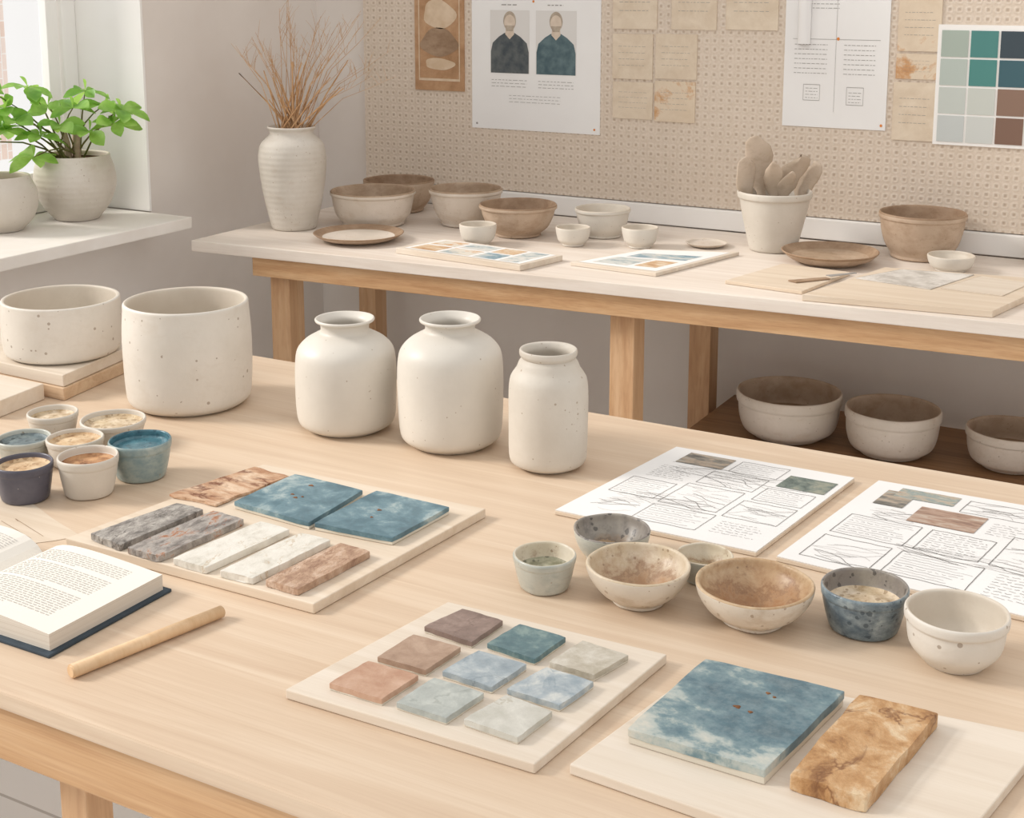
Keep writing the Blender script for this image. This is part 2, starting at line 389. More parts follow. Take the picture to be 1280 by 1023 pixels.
# ------------------------------------------------------------------ big vessels on table
def pot_cyl(name,x,y,z,h,rb,rr,rm,mats,t=.006):
    o=[(0,0),(rb*.9,0),(rb*.98,.012*h),(rm*.955,.07*h),(rm*.985,.22*h),(rm,.45*h),(rm,.7*h),(rr+.0005,.93*h),(rr,.985*h),(rr-t*.4,h)]
    i=[(rr-t,.985*h),(rr-t,.85*h),(rm-t*1.1,.5*h),(rb*.95,.12*h)]
    f=[(rb*.8,.06*h),(0,.055*h)]
    lathe(name,o,i,(x,y,z),mats,f,seg=96,wob=.0012)
pot_cyl('speckled_cylinder_pot',-1.439,1.552,.75,.162,.084,.094,.097,[M_cer_sp,M_in,M_in])
pot_cyl('wide_ceramic_pot',-1.718,1.560,.79,.093,.084,.093,.0945,[M_cer_sp,M_in,M_in])
def vase(name,x,y,h,rb,rm,rr,nk,sh,mat,flare=True,bot=.12):
    o=[(0,0),(rb*.93,0),(rb,.012*h),(rb+(rm-rb)*.72,bot*.55*h),(rm*.985,bot*1.5*h),(rm,.42*h),(rm*.995,(sh-.12)*h),(rm*.95,sh*h),(rm*.80,(sh+.08)*h),(nk+(rm-nk)*.22,(sh+.135)*h),(nk,(sh+.165)*h)]
    if flare: o+=[(nk*1.01,.955*h),(rr*.985,.975*h),(rr,.99*h),(rr-.0018,h)]
    else: o+=[(nk*1.03,.93*h),(rr,.955*h),(rr,.99*h),(rr-.0015,h)]
    i=[(rr-.005,.988*h),(nk-.004,.94*h),(nk,.86*h)]
    f=[(rm*.7,.6*h),(rb*.7,.05*h),(0,.04*h)]
    lathe(name,o,i,(x,y,.75),[mat,mat,M_in],f,seg=96,wob=.0006)
vase('ceramic_jar',-1.156,1.573,.164,.056,.0735,.043,.0355,.72,M_cer)
vase('ceramic_jar',-.987,1.589,.181,.058,.0745,.043,.0355,.74,M_cer)
vase('narrow_ceramic_jar',-.824,1.574,.162,.040,.0535,.0385,.035,.76,M_cer_g,False,.08)

slab('wooden_board',[(-1.92,1.467),(-1.612,1.459),(-1.655,1.70),(-1.95,1.71)],.7505,.7705,M_boardedge)
slab('wooden_board',[(-1.91,1.471),(-1.616,1.463),(-1.66,1.69),(-1.94,1.70)],.771,.79,M_board2)
slab('wooden_board',[(-1.98,1.385),(-1.632,1.345),(-1.645,1.45),(-1.98,1.458)],.7505,.776,M_board2)

# ------------------------------------------------------------------ glaze cups (left cluster)
cups=[(-1.489,1.325,.040,.027,.035,M_cer_g,'cream',.75),(-1.400,1.352,.036,.034,.045,M_cer_g,'cream',.75),(-1.452,1.240,.034,.028,.036,M_greyO,'slate',.75),
(-1.385,1.268,.037,.030,.0375,M_cer_g,'sand',.78),(-1.272,1.274,.051,.031,.0405,M_tealO,'teal',.8),(-1.344,1.145,.048,.029,.036,M_navyO,'sand',.82),(-1.287,1.197,.051,.030,.038,M_cer_g,'rust',.75)]
for x,y,h,rb,rr,mo,fc,fl in cups: cup('glaze_cup',x,y,.75,h,rb,rr,[mo,mo if fc!='teal' else fillc['teal'],fillc[fc]],fl=fl,wob=.001)
cup('glaze_cup',-.651,1.237,.75,.038,.026,.034,[M_greyO,M_bowlI3,fillc['moss']],fl=.5)
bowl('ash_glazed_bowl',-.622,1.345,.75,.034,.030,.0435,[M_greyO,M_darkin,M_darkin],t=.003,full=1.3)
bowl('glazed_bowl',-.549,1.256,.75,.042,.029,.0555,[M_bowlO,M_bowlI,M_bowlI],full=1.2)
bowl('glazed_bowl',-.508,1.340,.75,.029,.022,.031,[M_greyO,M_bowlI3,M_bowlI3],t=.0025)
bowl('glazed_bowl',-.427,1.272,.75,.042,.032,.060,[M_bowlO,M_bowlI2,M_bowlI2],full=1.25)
cup('denim_glazed_cup',-.3245,1.311,.75,.046,.034,.0432,[M_blueO,M_darkin,fillc['cream']],fl=.55,t=.003)
o_=[(0,0),(.028,0),(.030,.002),(.035,.007),(.0435,.018),(.0462,.033),(.0462,.041),(.0488,.043),(.049,.050),(.0475,.0525)]
i_=[(.045,.051),(.0445,.040),(.040,.020)]
lathe('cream_ceramic_cup',o_,i_,(-.2295,1.284,.75),[M_cer_sp,M_in,M_in],[(.028,.009),(.012,.0075),(0,.0075)],wob=.001,seg=80)

# ------------------------------------------------------------------ tile boards
spotm=plain('rust_spot','#6b4426',.6,'#8a5f3e',40)
blue1=glaze('ocean_blue_glaze',[(.34,'#496571'),(.46,'#577681'),(.54,'#6c8993'),(.61,'#98aaac'),(.70,'#bcc3bf')],20,.3,.35,.15)
slab('wooden_sample_board',[(-1.182,1.059),(-.828,1.062),(-.804,1.373),(-1.140,1.364)],.7505,.762,M_board)
M_tileedge=ceramic('tile_body','#cfc7b7','#dad3c4',.5,sd=.02)
def gtile(name,q,z0,z1,mat,spots=None,parent=None,body=True,lip=.4,bev=.0012):
    zc=z0+(z1-z0)*lip
    cx=sum(p[0] for p in q)/4; cy=sum(p[1] for p in q)/4
    bm=bmesh.new()
    bm_slab(bm,[(cx+(p[0]-cx)*.99,cy+(p[1]-cy)*.99) for p in q],z0,zc,1,.0005)
    bm_slab(bm,q,zc-.0002,z1,0,bev,.0005)
    mats=[mat,M_tileedge if body else mat]
    if spots:
        mats.append(spotm)
        for (x,y,r) in spots:
            res=bmesh.ops.create_uvsphere(bm,u_segments=12,v_segments=6,radius=1)
            for v in res['verts']:
                a=math.atan2(v.co.y,v.co.x); k=1+.3*math.sin(3*a+x*90)
                v.co=Vector((x+v.co.x*r*k,y+v.co.y*r*.7*k,z1+v.co.z*.0012))
            for f in {f for v in res['verts'] for f in v.link_faces}: f.material_index=2
    return finish(bm,name,mats,parent=parent)
gtile('blue_glazed_tile',[(-1.070,1.222),(-.950,1.214),(-.955,1.329),(-1.064,1.334)],.7625,.772,blue1,[(-1.02,1.31,.0035),(-1.022,1.275,.0025),(-1.012,1.268,.003),(-1.006,1.274,.0018)])
gtile('blue_glazed_tile',[(-.944,1.216),(-.840,1.224),(-.832,1.335),(-.940,1.337)],.7625,.772,blue1,[(-.90,1.285,.003),(-.895,1.262,.002)])
g1=glaze('grey_bark_glaze',[(.38,'#6f6a65'),(.47,'#8f8983'),(.55,'#a59f98'),(.66,'#c5bfb7')],40,.3,.6,1.0,(2,1,1),0,'#4e4843',.8,.02)
g2=glaze('rust_bark_glaze',[(.36,'#6f6964'),(.46,'#938c86'),(.56,'#aea7a0'),(.62,'#a8785a'),(.70,'#8a5236')],30,.3,.6,1.0,(2,1,1),0,'#8a5236',.6,.018)
g3=glaze('white_marble_glaze',[(.36,'#c9c4b8'),(.48,'#dad6cc'),(.62,'#e2ded5')],34,.3,.35,.4,(1.5,1,1),0,'#b39a76',.6,.015)
g4=glaze('terracotta_bark_glaze',[(.38,'#9c7b66'),(.5,'#b8987f'),(.63,'#d0b6a1')],34,.3,.7,1.0,(2,1,1),0,'#835c46',.6,.016)
for q,mm in (([(-1.152,1.069),(-1.098,1.061),(-1.088,1.188),(-1.130,1.188)],g1),([(-1.086,1.060),(-1.038,1.060),(-1.026,1.188),(-1.075,1.190)],g2),
 ([(-1.021,1.063),(-.973,1.062),(-.960,1.190),(-1.005,1.192)],g3),([(-.955,1.064),(-.911,1.066),(-.900,1.188),(-.943,1.188)],g3),([(-.897,1.070),(-.853,1.068),(-.842,1.184),(-.886,1.187)],g4)):
    slab('glaze_test_strip',q,.7625,.7705,mm,.001,wob=.0009)
slab('cracked_terracotta_piece',[(-1.166,1.214),(-1.094,1.216),(-1.076,1.335),(-1.138,1.342)],.7625,.766,glaze('cracked_clay',[(.36,'#a67b5c'),(.5,'#c39f81'),(.64,'#d8bfa5')],22,.4,.8,.8,(1,2.4,1),0,'#6b3c26',.95,.05),.001,wob=.003)

brd=empty('glaze_swatch_board')
slab('board',[(-.747,.913),(-.491,.917),(-.469,1.144),(-.712,1.138)],.7505,.760,M_board2,.0012,brd)
def gl(n,a,b,c,v=None,s=30): return glaze(n,[(.37,a),(.5,b),(.62,c)],s,.3,.35,.25,rot=.4,vein=v,va=.5,vw=.018)
T=[([(-.696,1.067),(-.638,1.062),(-.634,1.116),(-.683,1.119)],gl('umber_glaze','#7a6860','#8a766d','#9c887e','#655148')),
([(-.624,1.067),(-.569,1.062),(-.563,1.115),(-.616,1.118)],gl('deep_teal_glaze','#49636a','#5a767b','#809592')),
([(-.555,1.064),(-.507,1.062),(-.495,1.112),(-.546,1.117)],gl('oat_glaze','#ada594','#bfb8aa','#d0cbc0','#8f7f69')),
([(-.701,.993),(-.647,.994),(-.642,1.048),(-.696,1.048)],gl('cocoa_glaze','#987d6a','#a88d79','#b69c88')),
([(-.633,1.000),(-.578,.997),(-.571,1.050),(-.624,1.051)],gl('sky_glaze','#87949c','#9da8ae','#bac1c2','#6a777f')),
([(-.565,1.001),(-.510,.999),(-.502,1.051),(-.552,1.054)],gl('cloud_blue_glaze','#8d9ba4','#a6b0b5','#c8cbc8','#788a95')),
([(-.711,.931),(-.653,.931),(-.648,.983),(-.704,.983)],gl('terracotta_glaze','#b38b73','#bf9b83','#caa993')),
([(-.639,.933),(-.586,.932),(-.579,.985),(-.633,.986)],gl('celadon_glaze','#9fa4a0','#adb2ad','#bdc1bb','#868d87')),
([(-.572,.938),(-.517,.935),(-.511,.987),(-.560,.992)],gl('shell_glaze','#b9b7ac','#c5c3ba','#d1cfc6','#a0967f'))]
for i,(q,mm) in enumerate(T): gtile('glaze_swatch_%d'%(i+1),q,.7602,.7672,mm,parent=brd,body=True,lip=.25,bev=.0007)

slab('pale_sample_board',[(-.466,.931),(-.173,.915),(-.128,1.168),(-.432,1.136)],.7505,.760,M_board2)
m=NT('ocean_foam_glaze'); v=m.coord()
sp=m.n('ShaderNodeSeparateXYZ'); m.l(v,sp.inputs[0])
f=m.noise(m.coord((1,1.2,1),(0,0,.6)),20,8,.66,.1)
gr=m.math('MULTIPLY',m.math('SUBTRACT',1.033,sp.outputs[1]),2.4,clamp=True)
gx=m.math('MULTIPLY',m.math('SUBTRACT',-.40,sp.outputs[0],),3.5,clamp=True)
s_=m.math('ADD',f,m.math('ADD',gr,gx))
fine=m.noise(v,80,6,.7)
cA=m.ramp(s_,[(.36,'#425f6b'),(.50,'#506f7b'),(.59,'#6b858c'),(.67,'#aab3ae'),(.78,'#c9c6ba'),(.92,'#b8ac94')])
m.base(m.mix(m.ramp(fine,[(.42,grey(0)),(.7,grey(.3))]),cA,'#a9b6b6')); m.rough(.28); m.spec(.45); m.bump(m.noise(v,50,5,.6),.18,.003)
gtile('blue_glazed_tile',[(-.437,.982),(-.315,.979),(-.294,1.133),(-.424,1.128)],.7605,.7745,m.m,[(-.368,1.060,.0034),(-.355,1.057,.0022),(-.352,1.095,.0022),(-.345,1.091,.0016)],lip=.45)
tan=glaze('amber_rust_glaze',[(.33,'#8d6440'),(.43,'#b08456'),(.53,'#c59d71'),(.66,'#dac2a0')],26,.4,.45,.8,(1.2,1,1),.5,'#6f4323',.8,.025)
slab('amber_glazed_tile',[(-.296,.983),(-.234,.981),(-.213,1.136),(-.281,1.134)],.7605,.7745,tan,.0014,wob=.001)

# ------------------------------------------------------------------ sketch sheets
def quadP(q,z):
    a,b_,c_,d_=[Vector((p[0],p[1],z)) for p in q]
    return lambda u,v,l=0: (a*(1-u)*(1-v)+b_*u*(1-v)+c_*u*v+d_*(1-u)*v)+Vector((0,0,.0004+l))
photo1=glaze('landscape_print_1',[(.36,'#5d5a54'),(.48,'#88837a'),(.56,'#b29f8b'),(.68,'#9aa4a2')],22,.5,.7,0,(1,4,1),0)
photo2=glaze('landscape_print_2',[(.36,'#515c57'),(.5,'#768078'),(.64,'#9a9a8a')],40,.5,.7,0)
photo3=glaze('landscape_print_3',[(.36,'#8c7162'),(.5,'#ab8e7c'),(.64,'#bfb0a1')],30,.5,.7,0,(1,4,1),0)
photo4=glaze('landscape_print_4',[(.34,'#9a816d'),(.45,'#b9ac9a'),(.55,'#8a9895'),(.68,'#d2c5b3')],26,.5,.7,0,(1,3,1),0)
def sketch(name,q,photos,seed,cells):
    rnd=random.Random(seed); e=empty(name)
    slab('backing_board',q,.7505,.7555,M_board,.0008,e)
    cx=sum(p[0] for p in q)/4; cy=sum(p[1] for p in q)/4
    q2=[(cx+(p[0]-cx)*.995,cy+(p[1]-cy)*.995) for p in q]
    slab('paper',q2,.7557,.7567,M_paper,0,e)
    pr=Print(quadP(q2,.7567),[M_ink,M_ink2,photo1,photo2,photo3,photo4])
    W=.0026
    for (u0,v0,u1,v1,mi) in photos: pr.rect(u0,v0,u1,v1,mi,.0003)
    def wavy(u0,v0,u1,v1,w,mi,amp=.004,n=9):
        ph=rnd.uniform(0,6); fr=rnd.uniform(.8,2.2)
        pr.line([(u0+(u1-u0)*s/n+rnd.uniform(-.001,.001),v0+(v1-v0)*s/n+amp*math.sin(s*fr+ph)) for s in range(n+1)],w,mi,lift=.0001)
    for (u0,v0,u1,v1,kind) in cells:
        if kind in('box','both','draw'):
            wavy(u0,v0,u1,v0,W,0,.0025);wavy(u1,v0,u1,v1,W,0,0);wavy(u1,v1,u0,v1,W,0,.0025);wavy(u0,v1,u0,v0,W,0,0)
        n=max(3,int((v1-v0)/.022))
        if kind in('text','both'):
            for k in range(1,n):
                v=v0+(v1-v0)*k/n; a=u0+.015; b=u1-rnd.uniform(.01,(u1-u0)*.3)
                if kind=='both' and rnd.random()<.6: wavy(a,v,b,v,W*.6,0 if k%2 else 1,.0025,12)
                else:
                    u=a
                    while u<b:
                        uu=min(u+rnd.uniform(.012,.04),b); wavy(u,v,uu,v,W*.75,0 if rnd.random()<.5 else 1,.003,3); u=uu+.009
        if kind in ('draw','curve'):
            for k in range(8):
                a=(u0+rnd.uniform(.0,.3)*(u1-u0),v0+rnd.uniform(.1,.9)*(v1-v0)); pts=[a]; ang=rnd.uniform(-.4,.4)
                for s in range(22):
                    ang+=rnd.uniform(-.35,.35); ang*=.88
                    p=(pts[-1][0]+(u1-u0)*.042*math.cos(ang),pts[-1][1]+(u1-u0)*.042*math.sin(ang))
                    if not(u0<p[0]<u1 and v0<p[1]<v1): break
                    pts.append(p)
                pr.line(pts,W*(.85 if k<2 else .5),0 if k<4 else 1,lift=.0001)
            for k in range(3):
                tl_=rnd.uniform(u0,u0+(u1-u0)*.6); vv=rnd.uniform(v0+.02,v1-.02)
                wavy(tl_,vv,tl_+(u1-u0)*.3,vv,W*.7,1,.003,6)
    pr.done('ink_drawing',e)
P1=[(-.735,1.422),(-.477,1.422),(-.444,1.711),(-.694,1.710)]
sketch('sketch_sheet',P1,[(.12,.80,.38,.95,2),(.72,.72,.97,.88,3)],3,
 [(.42,.80,.68,.95,'both'),(.08,.56,.32,.76,'text'),(.36,.60,.66,.77,'draw'),(.70,.52,.95,.68,'both'),(.06,.32,.30,.53,'both'),(.34,.30,.64,.57,'draw'),(.34,.08,.66,.27,'both'),(.68,.28,.95,.49,'draw'),(.70,.08,.95,.25,'text'),(.08,.08,.30,.28,'curve'),(.1,.66,.9,.82,'curve'),(.1,.25,.6,.4,'curve')])
P2=[(-.454,1.422),(-.150,1.400),(-.110,1.720),(-.415,1.717)]
sketch('sketch_sheet',P2,[(.08,.72,.20,.90,2),(.12,.84,.36,.95,5),(.26,.60,.52,.78,4),(.72,.70,.92,.90,4)],5,
 [(.40,.80,.66,.94,'draw'),(.06,.34,.34,.56,'both'),(.54,.60,.70,.76,'text'),(.38,.34,.62,.56,'both'),(.66,.34,.94,.64,'draw'),(.06,.06,.32,.30,'draw'),(.36,.08,.66,.30,'both'),(.70,.06,.95,.30,'text'),(.1,.56,.3,.7,'curve'),(.3,.28,.9,.4,'curve')])

# ------------------------------------------------------------------ open book
bk=empty('open_book')
bx,by0,by1=-1.178,.868,1.024; pw=.178
def bz(s): return .7545+ .024*(1-math.exp(-abs(s)/.018))*(1-.30*(abs(s)/pw)**2)
bm=bmesh.new(); bm_box(bm,bx-pw-.006,bx+pw+.006,by0-.007,by1+.007,.7503,.7538,0,.0012); finish(bm,'cover',[M_blkcover],parent=bk)
bm=bmesh.new()
for sgn in (-1,1):
    n=18
    cols=[]
    for k in range(n+1):
        s=pw*k/n; x=bx+sgn*s
        zt=bz(s)
        cols.append([bm.verts.new((x,by0,.754)),bm.verts.new((x,by1,.754)),bm.verts.new((x,by1,zt)),bm.verts.new((x,by0,zt))])
    for a,c in zip(cols,cols[1:]):
        for i0,i1 in ((0,1),(1,2),(2,3),(3,0)):
            bm.faces.new([a[i0],c[i0],c[i1],a[i1]])
    bm.faces.new(cols[-1]); 
bmesh.ops.recalc_face_normals(bm,faces=bm.faces)
m=NT('page_block'); v=m.coord((1,1,900)); g=m.noise(v,1.0,2); 
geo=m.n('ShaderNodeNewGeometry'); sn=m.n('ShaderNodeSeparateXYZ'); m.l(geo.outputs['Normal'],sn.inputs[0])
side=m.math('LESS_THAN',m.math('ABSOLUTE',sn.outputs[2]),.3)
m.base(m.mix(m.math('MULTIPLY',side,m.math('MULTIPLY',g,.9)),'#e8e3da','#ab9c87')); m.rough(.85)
pg=finish(bm,'pages',[m.m],parent=bk)
def Pb(u,v,l=0): 
    return Vector((bx+u*pw,by0+v*(by1-by0),bz(u*pw)+.0004))
pr=Print(Pb,[M_txt]); rr=random.Random(2)
for sgn in (1,-1):
    for k in range(1,33):
        v=.92-k*.0245
        if k in (8,19): continue
        u=.14; end=.84 if k not in (7,18,32) else .5
        while u<end:
            L=rr.uniform(.015,.05); uu=min(u+L,end)
            a,b2=sgn*u,sgn*uu
            if b2-a<0: a,b2=b2,a
            pr.poly([(a,v),(b2,v),(b2,v+.0075),(a,v+.0075)]); u=uu+.012
pr.done('printed_text',bk)
bm=bmesh.new(); res=bmesh.ops.create_cone(bm,cap_ends=True,segments=28,radius1=.0068,radius2=.0062,depth=.172)
bmesh.ops.bevel(bm,geom=[e for e in bm.edges if len(e.link_faces)==2 and e.calc_face_angle(0)>1],offset=.0012,segments=2,affect='EDGES')
st=finish(bm,'wooden_dowel',[M_stick],False)
for p in st.data.polygons: p.use_smooth=abs(p.normal.z)<.9
st.rotation_euler=(math.radians(-90),0,math.atan2(-( -.907+.946),(1.008-.847))); st.location=(-.9265,.9275,.7572)
sh=empty('kraft_note_sheet'); qs=[(-1.44,1.03),(-1.26,1.00),(-1.19,1.09),(-1.37,1.15)]
slab('sheet',qs,.7502,.7507,M_board,0,sh,wob=.001)
pr=Print(quadP(qs,.7507),[M_ink2,M_brownin]); rr=random.Random(8)
for k in range(6): pr.line([(.3+.1*k*.5,.1+.12*k),(.5,.12+.12*k+rr.uniform(-.02,.02)),(.9,.1+.12*k)],.006,1)
pr.done('pencil_lines',sh)

# ------------------------------------------------------------------ sill objects
lathe('round_ceramic_pot',[(0,0),(.05,0),(.054,.004),(.078,.03),(.089,.065),(.086,.1),(.076,.122),(.0735,.13),(.072,.133)],[(.068,.131),(.070,.12),(.08,.09)],(-2.678,2.262,.7955),[M_cer_g,M_in,M_in],[(.05,.01),(0,.008)],wob=.001)
pp=empty('potted_plant',(-2.641,2.469,.796))
lathe('pot',[(0,0),(.052,0),(.056,.004),(.084,.04),(.0995,.085),(.098,.125),(.089,.155),(.0885,.160),(.087,.164)],[(.083,.162),(.084,.150)],(0,0,0),[M_ring,M_in,M_soil],[(.083,.146),(.05,.150),(0,.152)],wob=.001,parent=pp)
Rv=Vector((.873,.488,0)); Fv=Vector((-.488,.873,0)); U=Vector((0,0,1))
stems=bmesh.new(); leaves=bmesh.new()
def tube(bm,pts,r0,r1,seg=5,mi=0):
    rings=[]
    for i,p in enumerate(pts):
        d=(pts[min(i+1,len(pts)-1)]-pts[max(i-1,0)]).normalized()
        a=d.orthogonal().normalized(); b=d.cross(a); r=r0+(r1-r0)*i/(len(pts)-1)
        rings.append([bm.verts.new(p+(a*math.cos(2*math.pi*k/seg)+b*math.sin(2*math.pi*k/seg))*r) for k in range(seg)])
    for A,B in zip(rings,rings[1:]):
        for k in range(seg):
            f=bm.faces.new([A[k],A[(k+1)%seg],B[(k+1)%seg],B[k]]); f.material_index=mi; f.smooth=True
def leaf(bm,base,dirv,L,W,nrm):
    dirv=dirv.normalized(); side=dirv.cross(nrm).normalized(); up=side.cross(dirv).normalized()
    prof=[(0,.05),(.12,.22),(.3,.62),(.5,.94),(.66,1),(.82,.78),(.93,.38),(1,.02)]
    rows=[]
    for s,wd in prof:
        c=base+dirv*L*s - U*(L*.26*s*s)
        w=W*.5*wd
        rows.append([bm.verts.new(c-side*w+up*w*.3),bm.verts.new(c),bm.verts.new(c+side*w+up*w*.3)])
    for A,B in zip(rows,rows[1:]):
        for k in (0,1):
            f=bm.faces.new([A[k],A[k+1],B[k+1],B[k]]); f.smooth=True
ros=[(2,98,-.10),(26,126,-.06),(50,102,-.03),(68,126,.0),(116,108,.0),(104,128,-.03),(138,126,.0),(164,130,-.03),(156,146,-.05),(70,160,-.08),(30,152,-.09),(90,148,-.05),(126,156,-.05),(8,146,-.1),(-18,118,-.12),(66,184,-.11),(2,168,-.12),(44,140,-.10)]
rp_=random.Random(11)
for (px,py,dz) in ros:
    tip=Rv*((px-97)*.00200)+Fv*(dz+.0)+U*(.164+(187-py)*.0020)
    base=Vector((rp_.uniform(-.03,.03),rp_.uniform(-.03,.03),.148))
    mid=base.lerp(tip,.5)+U*.025
    tube(stems,[base,base.lerp(mid,.5)+U*.006,mid,mid.lerp(tip,.5)+U*.004,tip],.0028,.0014)
    n=rp_.randint(6,7); off=rp_.uniform(0,6)
    for k in range(n):
        a=off+2*math.pi*k/n+rp_.uniform(-.2,.2)
        d=Vector((math.cos(a),math.sin(a),rp_.uniform(-.3,.5)))
        wp=Vector((-2.641,2.469,.795))+tip+d.normalized()*.08
        if wp.x<-2.775 or wp.y>2.63: d.x=abs(d.x)*.4; d.y=-abs(d.y)*.5; 
        L=rp_.uniform(.052,.076)
        leaf(leaves,tip,d,L,L*.56,(U+Vector((rp_.uniform(-.1,.9),rp_.uniform(-.9,.1),0))).normalized())
    d=Vector((rp_.uniform(-.4,.4),rp_.uniform(-.4,.4),1)); leaf(leaves,tip,d,.042,.022,Rv)
for k in range(3):
    a=k*2.1; tube(stems,[Vector((.012*math.cos(a),.012*math.sin(a),.145)),Vector((.014*math.cos(a),.014*math.sin(a),.19)),Vector((.02*math.cos(a),.02*math.sin(a),.22))],.009,.006,8,1)
finish(stems,'stems',[M_stem,M_brown],True,pp); finish(leaves,'leaves',[M_leaf],True,pp)

# ------------------------------------------------------------------ bench vessels
tv=empty('dried_grass_vase',(-2.234,2.828,.7505))
lathe('vase',[(0,0),(.054,0),(.058,.004),(.067,.04),(.077,.09),(.085,.145),(.0875,.19),(.081,.222),(.064,.240),(.057,.248),(.0575,.256),(.0635,.264),(.062,.268)],[(.058,.266),(.050,.25),(.055,.23)],(0,0,0),[M_ring,M_ring,M_darkin],[(.06,.15),(0,.14)],wob=.001,parent=tv,seg=80)
g=bmesh.new(); rg=random.Random(5)
for k in range(20):
    a=rg.uniform(0,6.28); r=rg.uniform(0,.04)
    b0=Vector((r*math.cos(a),r*math.sin(a),.12)); sx=rg.gauss(0,.06); sy=rg.uniform(-.04,.04); H=rg.uniform(.33,.44)
    tip=Rv*sx+Fv*sy+U*H; neck=Vector((b0.x*.8,b0.y*.8,.262))+Rv*sx*.15
    tube(g,[b0,neck,neck.lerp(tip,.5)-Rv*sx*.04,tip],.0036,.0014,5)
for k in range(40):
    a=rg.uniform(0,6.28); r=rg.uniform(0,.035)
    b0=Vector((r*math.cos(a),r*math.sin(a),.12)); sx=rg.uniform(-.20,.28)*rg.uniform(.45,1); sy=rg.uniform(-.06,.06); H=rg.uniform(.44,.60)-abs(sx)*.2
    tip=Rv*sx+Fv*sy+U*H; neck=Vector((b0.x*.8,b0.y*.8,.262))+Rv*sx*.12
    mid=neck.lerp(tip,.5)+Rv*(-sx*.10)+U*.01
    tube(g,[b0,neck,neck.lerp(mid,.5),mid,mid.lerp(tip,.5)+Rv*sx*.02,tip],.0014,.0004,4)
    for j in range(4):
        s=mid.lerp(tip,rg.uniform(.2,.95)); e=s+Rv*rg.uniform(-.025,.03)+U*rg.uniform(.02,.05)+Fv*rg.uniform(-.01,.01)
        tube(g,[s,s.lerp(e,.5)+U*.003,e],.0006,.0003,3)
finish(g,'grass_stems',[M_grass],True,tv)

bowl('stoneware_bowl',-2.087,2.978,.75,.092,.083,.113,[M_beige,M_beigein,M_brownin],full=1.8,t=.006,lip=.004)
bowl('stoneware_bowl',-2.150,3.195,.75,.088,.07,.100,[M_brown,M_brownin,M_brownin],full=1.3,t=.006)
bowl('stoneware_bowl',-1.870,3.095,.75,.098,.066,.097,[M_beige,M_beigein,M_brownin],t=.006,full=1.2,lip=.003)
bowl('stoneware_bowl',-1.673,3.025,.75,.081,.058,.099,[M_brown,M_brownin,M_brownin],t=.006,full=1.4,lip=.004)
def plate(name,x,y,z,h,rb,rr,mats,wob=.002):
    o=[(0,0),(rb*.95,0),(rb,.1*h),(rb+(rr-rb)*.5,.35*h),(rr*.97,.8*h),(rr,.95*h),(rr-.002,h)]
    i=[(rr-.006,.9*h),(rb+(rr-rb)*.4,.5*h)]
    lathe(name,o,i,(x,y,z),mats,[(rb*.8,.32*h),(0,.3*h)],wob=wob,rimseg=2)
plate('shallow_dish',-1.987,2.770,.7505,.020,.075,.113,[M_brown,M_brownin,M_beige])
plate('shallow_dish',-.881,3.078,.7505,.028,.072,.111,[M_brown,M_brownin,M_beigein])
bowl('small_ceramic_bowl',-1.697,2.866,.75,.052,.029,.046,[M_cer,M_in,M_in],t=.004,full=1.8,wob=.001)
bowl('small_ceramic_bowl',-1.490,2.972,.75,.046,.027,.043,[M_cer,M_in,M_in],t=.004,full=1.8,wob=.001)
bowl('ceramic_bowl',-1.478,3.115,.75,.073,.046,.070,[M_cer,M_in,M_in],t=.005,full=1.6,lip=.003)
bowl('small_ceramic_bowl',-1.337,3.030,.75,.050,.028,.0445,[M_cer,M_in,M_in],t=.004,full=1.8,wob=.001)
bowl('stoneware_bowl',-.712,3.240,.75,.108,.070,.100,[M_brown,M_brownin,M_brownin],full=1.3,t=.006,lip=.003)
bowl('small_ceramic_bowl',-.618,3.120,.75,.036,.033,.052,[M_cer,M_in,M_in],t=.004,full=1.6,wob=.001)
bowl('ceramic_bowl',-.440,3.275,.75,.088,.038,.052,[M_cer,M_in,M_in],t=.004,full=1.4)
uj=empty('clay_tool_jar',(-1.044,3.158,.7505))
lathe('jar',[(0,0),(.052,0),(.057,.006),(.068,.05),(.079,.10),(.083,.125),(.088,.129),(.089,.140),(.087,.144)],[(.083,.142),(.077,.11)],(0,0,0),[M_cer_g,M_cer_g,M_darkin],[(.06,.06),(0,.06)],wob=.001,parent=uj,seg=72)
M_clay=ceramic('raw_clay','#baa792','#cdbcaa',.8,sd=.0,bump=.4,stain='#9c8771',stainpos=.6)
tb=bmesh.new()
def paddle(px,pyt,w,bx_,dep,shape,tw=0,bend=0):
    x0=(px-966)*.00191; ztop=.141+(240-pyt)*.00196
    top=Rv*x0+Fv*dep+U*ztop; bot=Rv*bx_+Fv*dep*.3+U*.065
    L=(top-bot).length; d=(top-bot).normalized(); s=(Rv*math.cos(tw)+Fv*math.sin(tw)); s=(s-d*s.dot(d)).normalized(); n_=d.cross(s)
    rings=[]
    for t_,lf,rt in shape:
        c=bot+d*L*t_+n_*bend*math.sin(t_*3.1)
        ring=[]
        for k in range(16):
            a=2*math.pi*k/16; ca=math.cos(a); hw=(rt if ca>0 else lf)*w
            ring.append(tb.verts.new(c+s*hw*ca+n_*(math.sin(a)*.0040*(1 if t_<.97 else .5)+.35*abs(ca)**2*w*(rt+lf)*.5*bend*30)))
        rings.append(ring)
    for A,B in zip(rings,rings[1:]):
        for k in range(16): tb.faces.new([A[k],A[(k+1)%16],B[(k+1)%16],B[k]])
    tb.faces.new(rings[-1]); tb.faces.new(list(reversed(rings[0])))
S1=[(0,.25,.25),(.35,.3,.3),(.5,.8,.6),(.62,1,.9),(.75,.85,1.1),(.86,.8,.95),(.94,.75,.5),(.985,.5,.2),(1,.2,.05)]
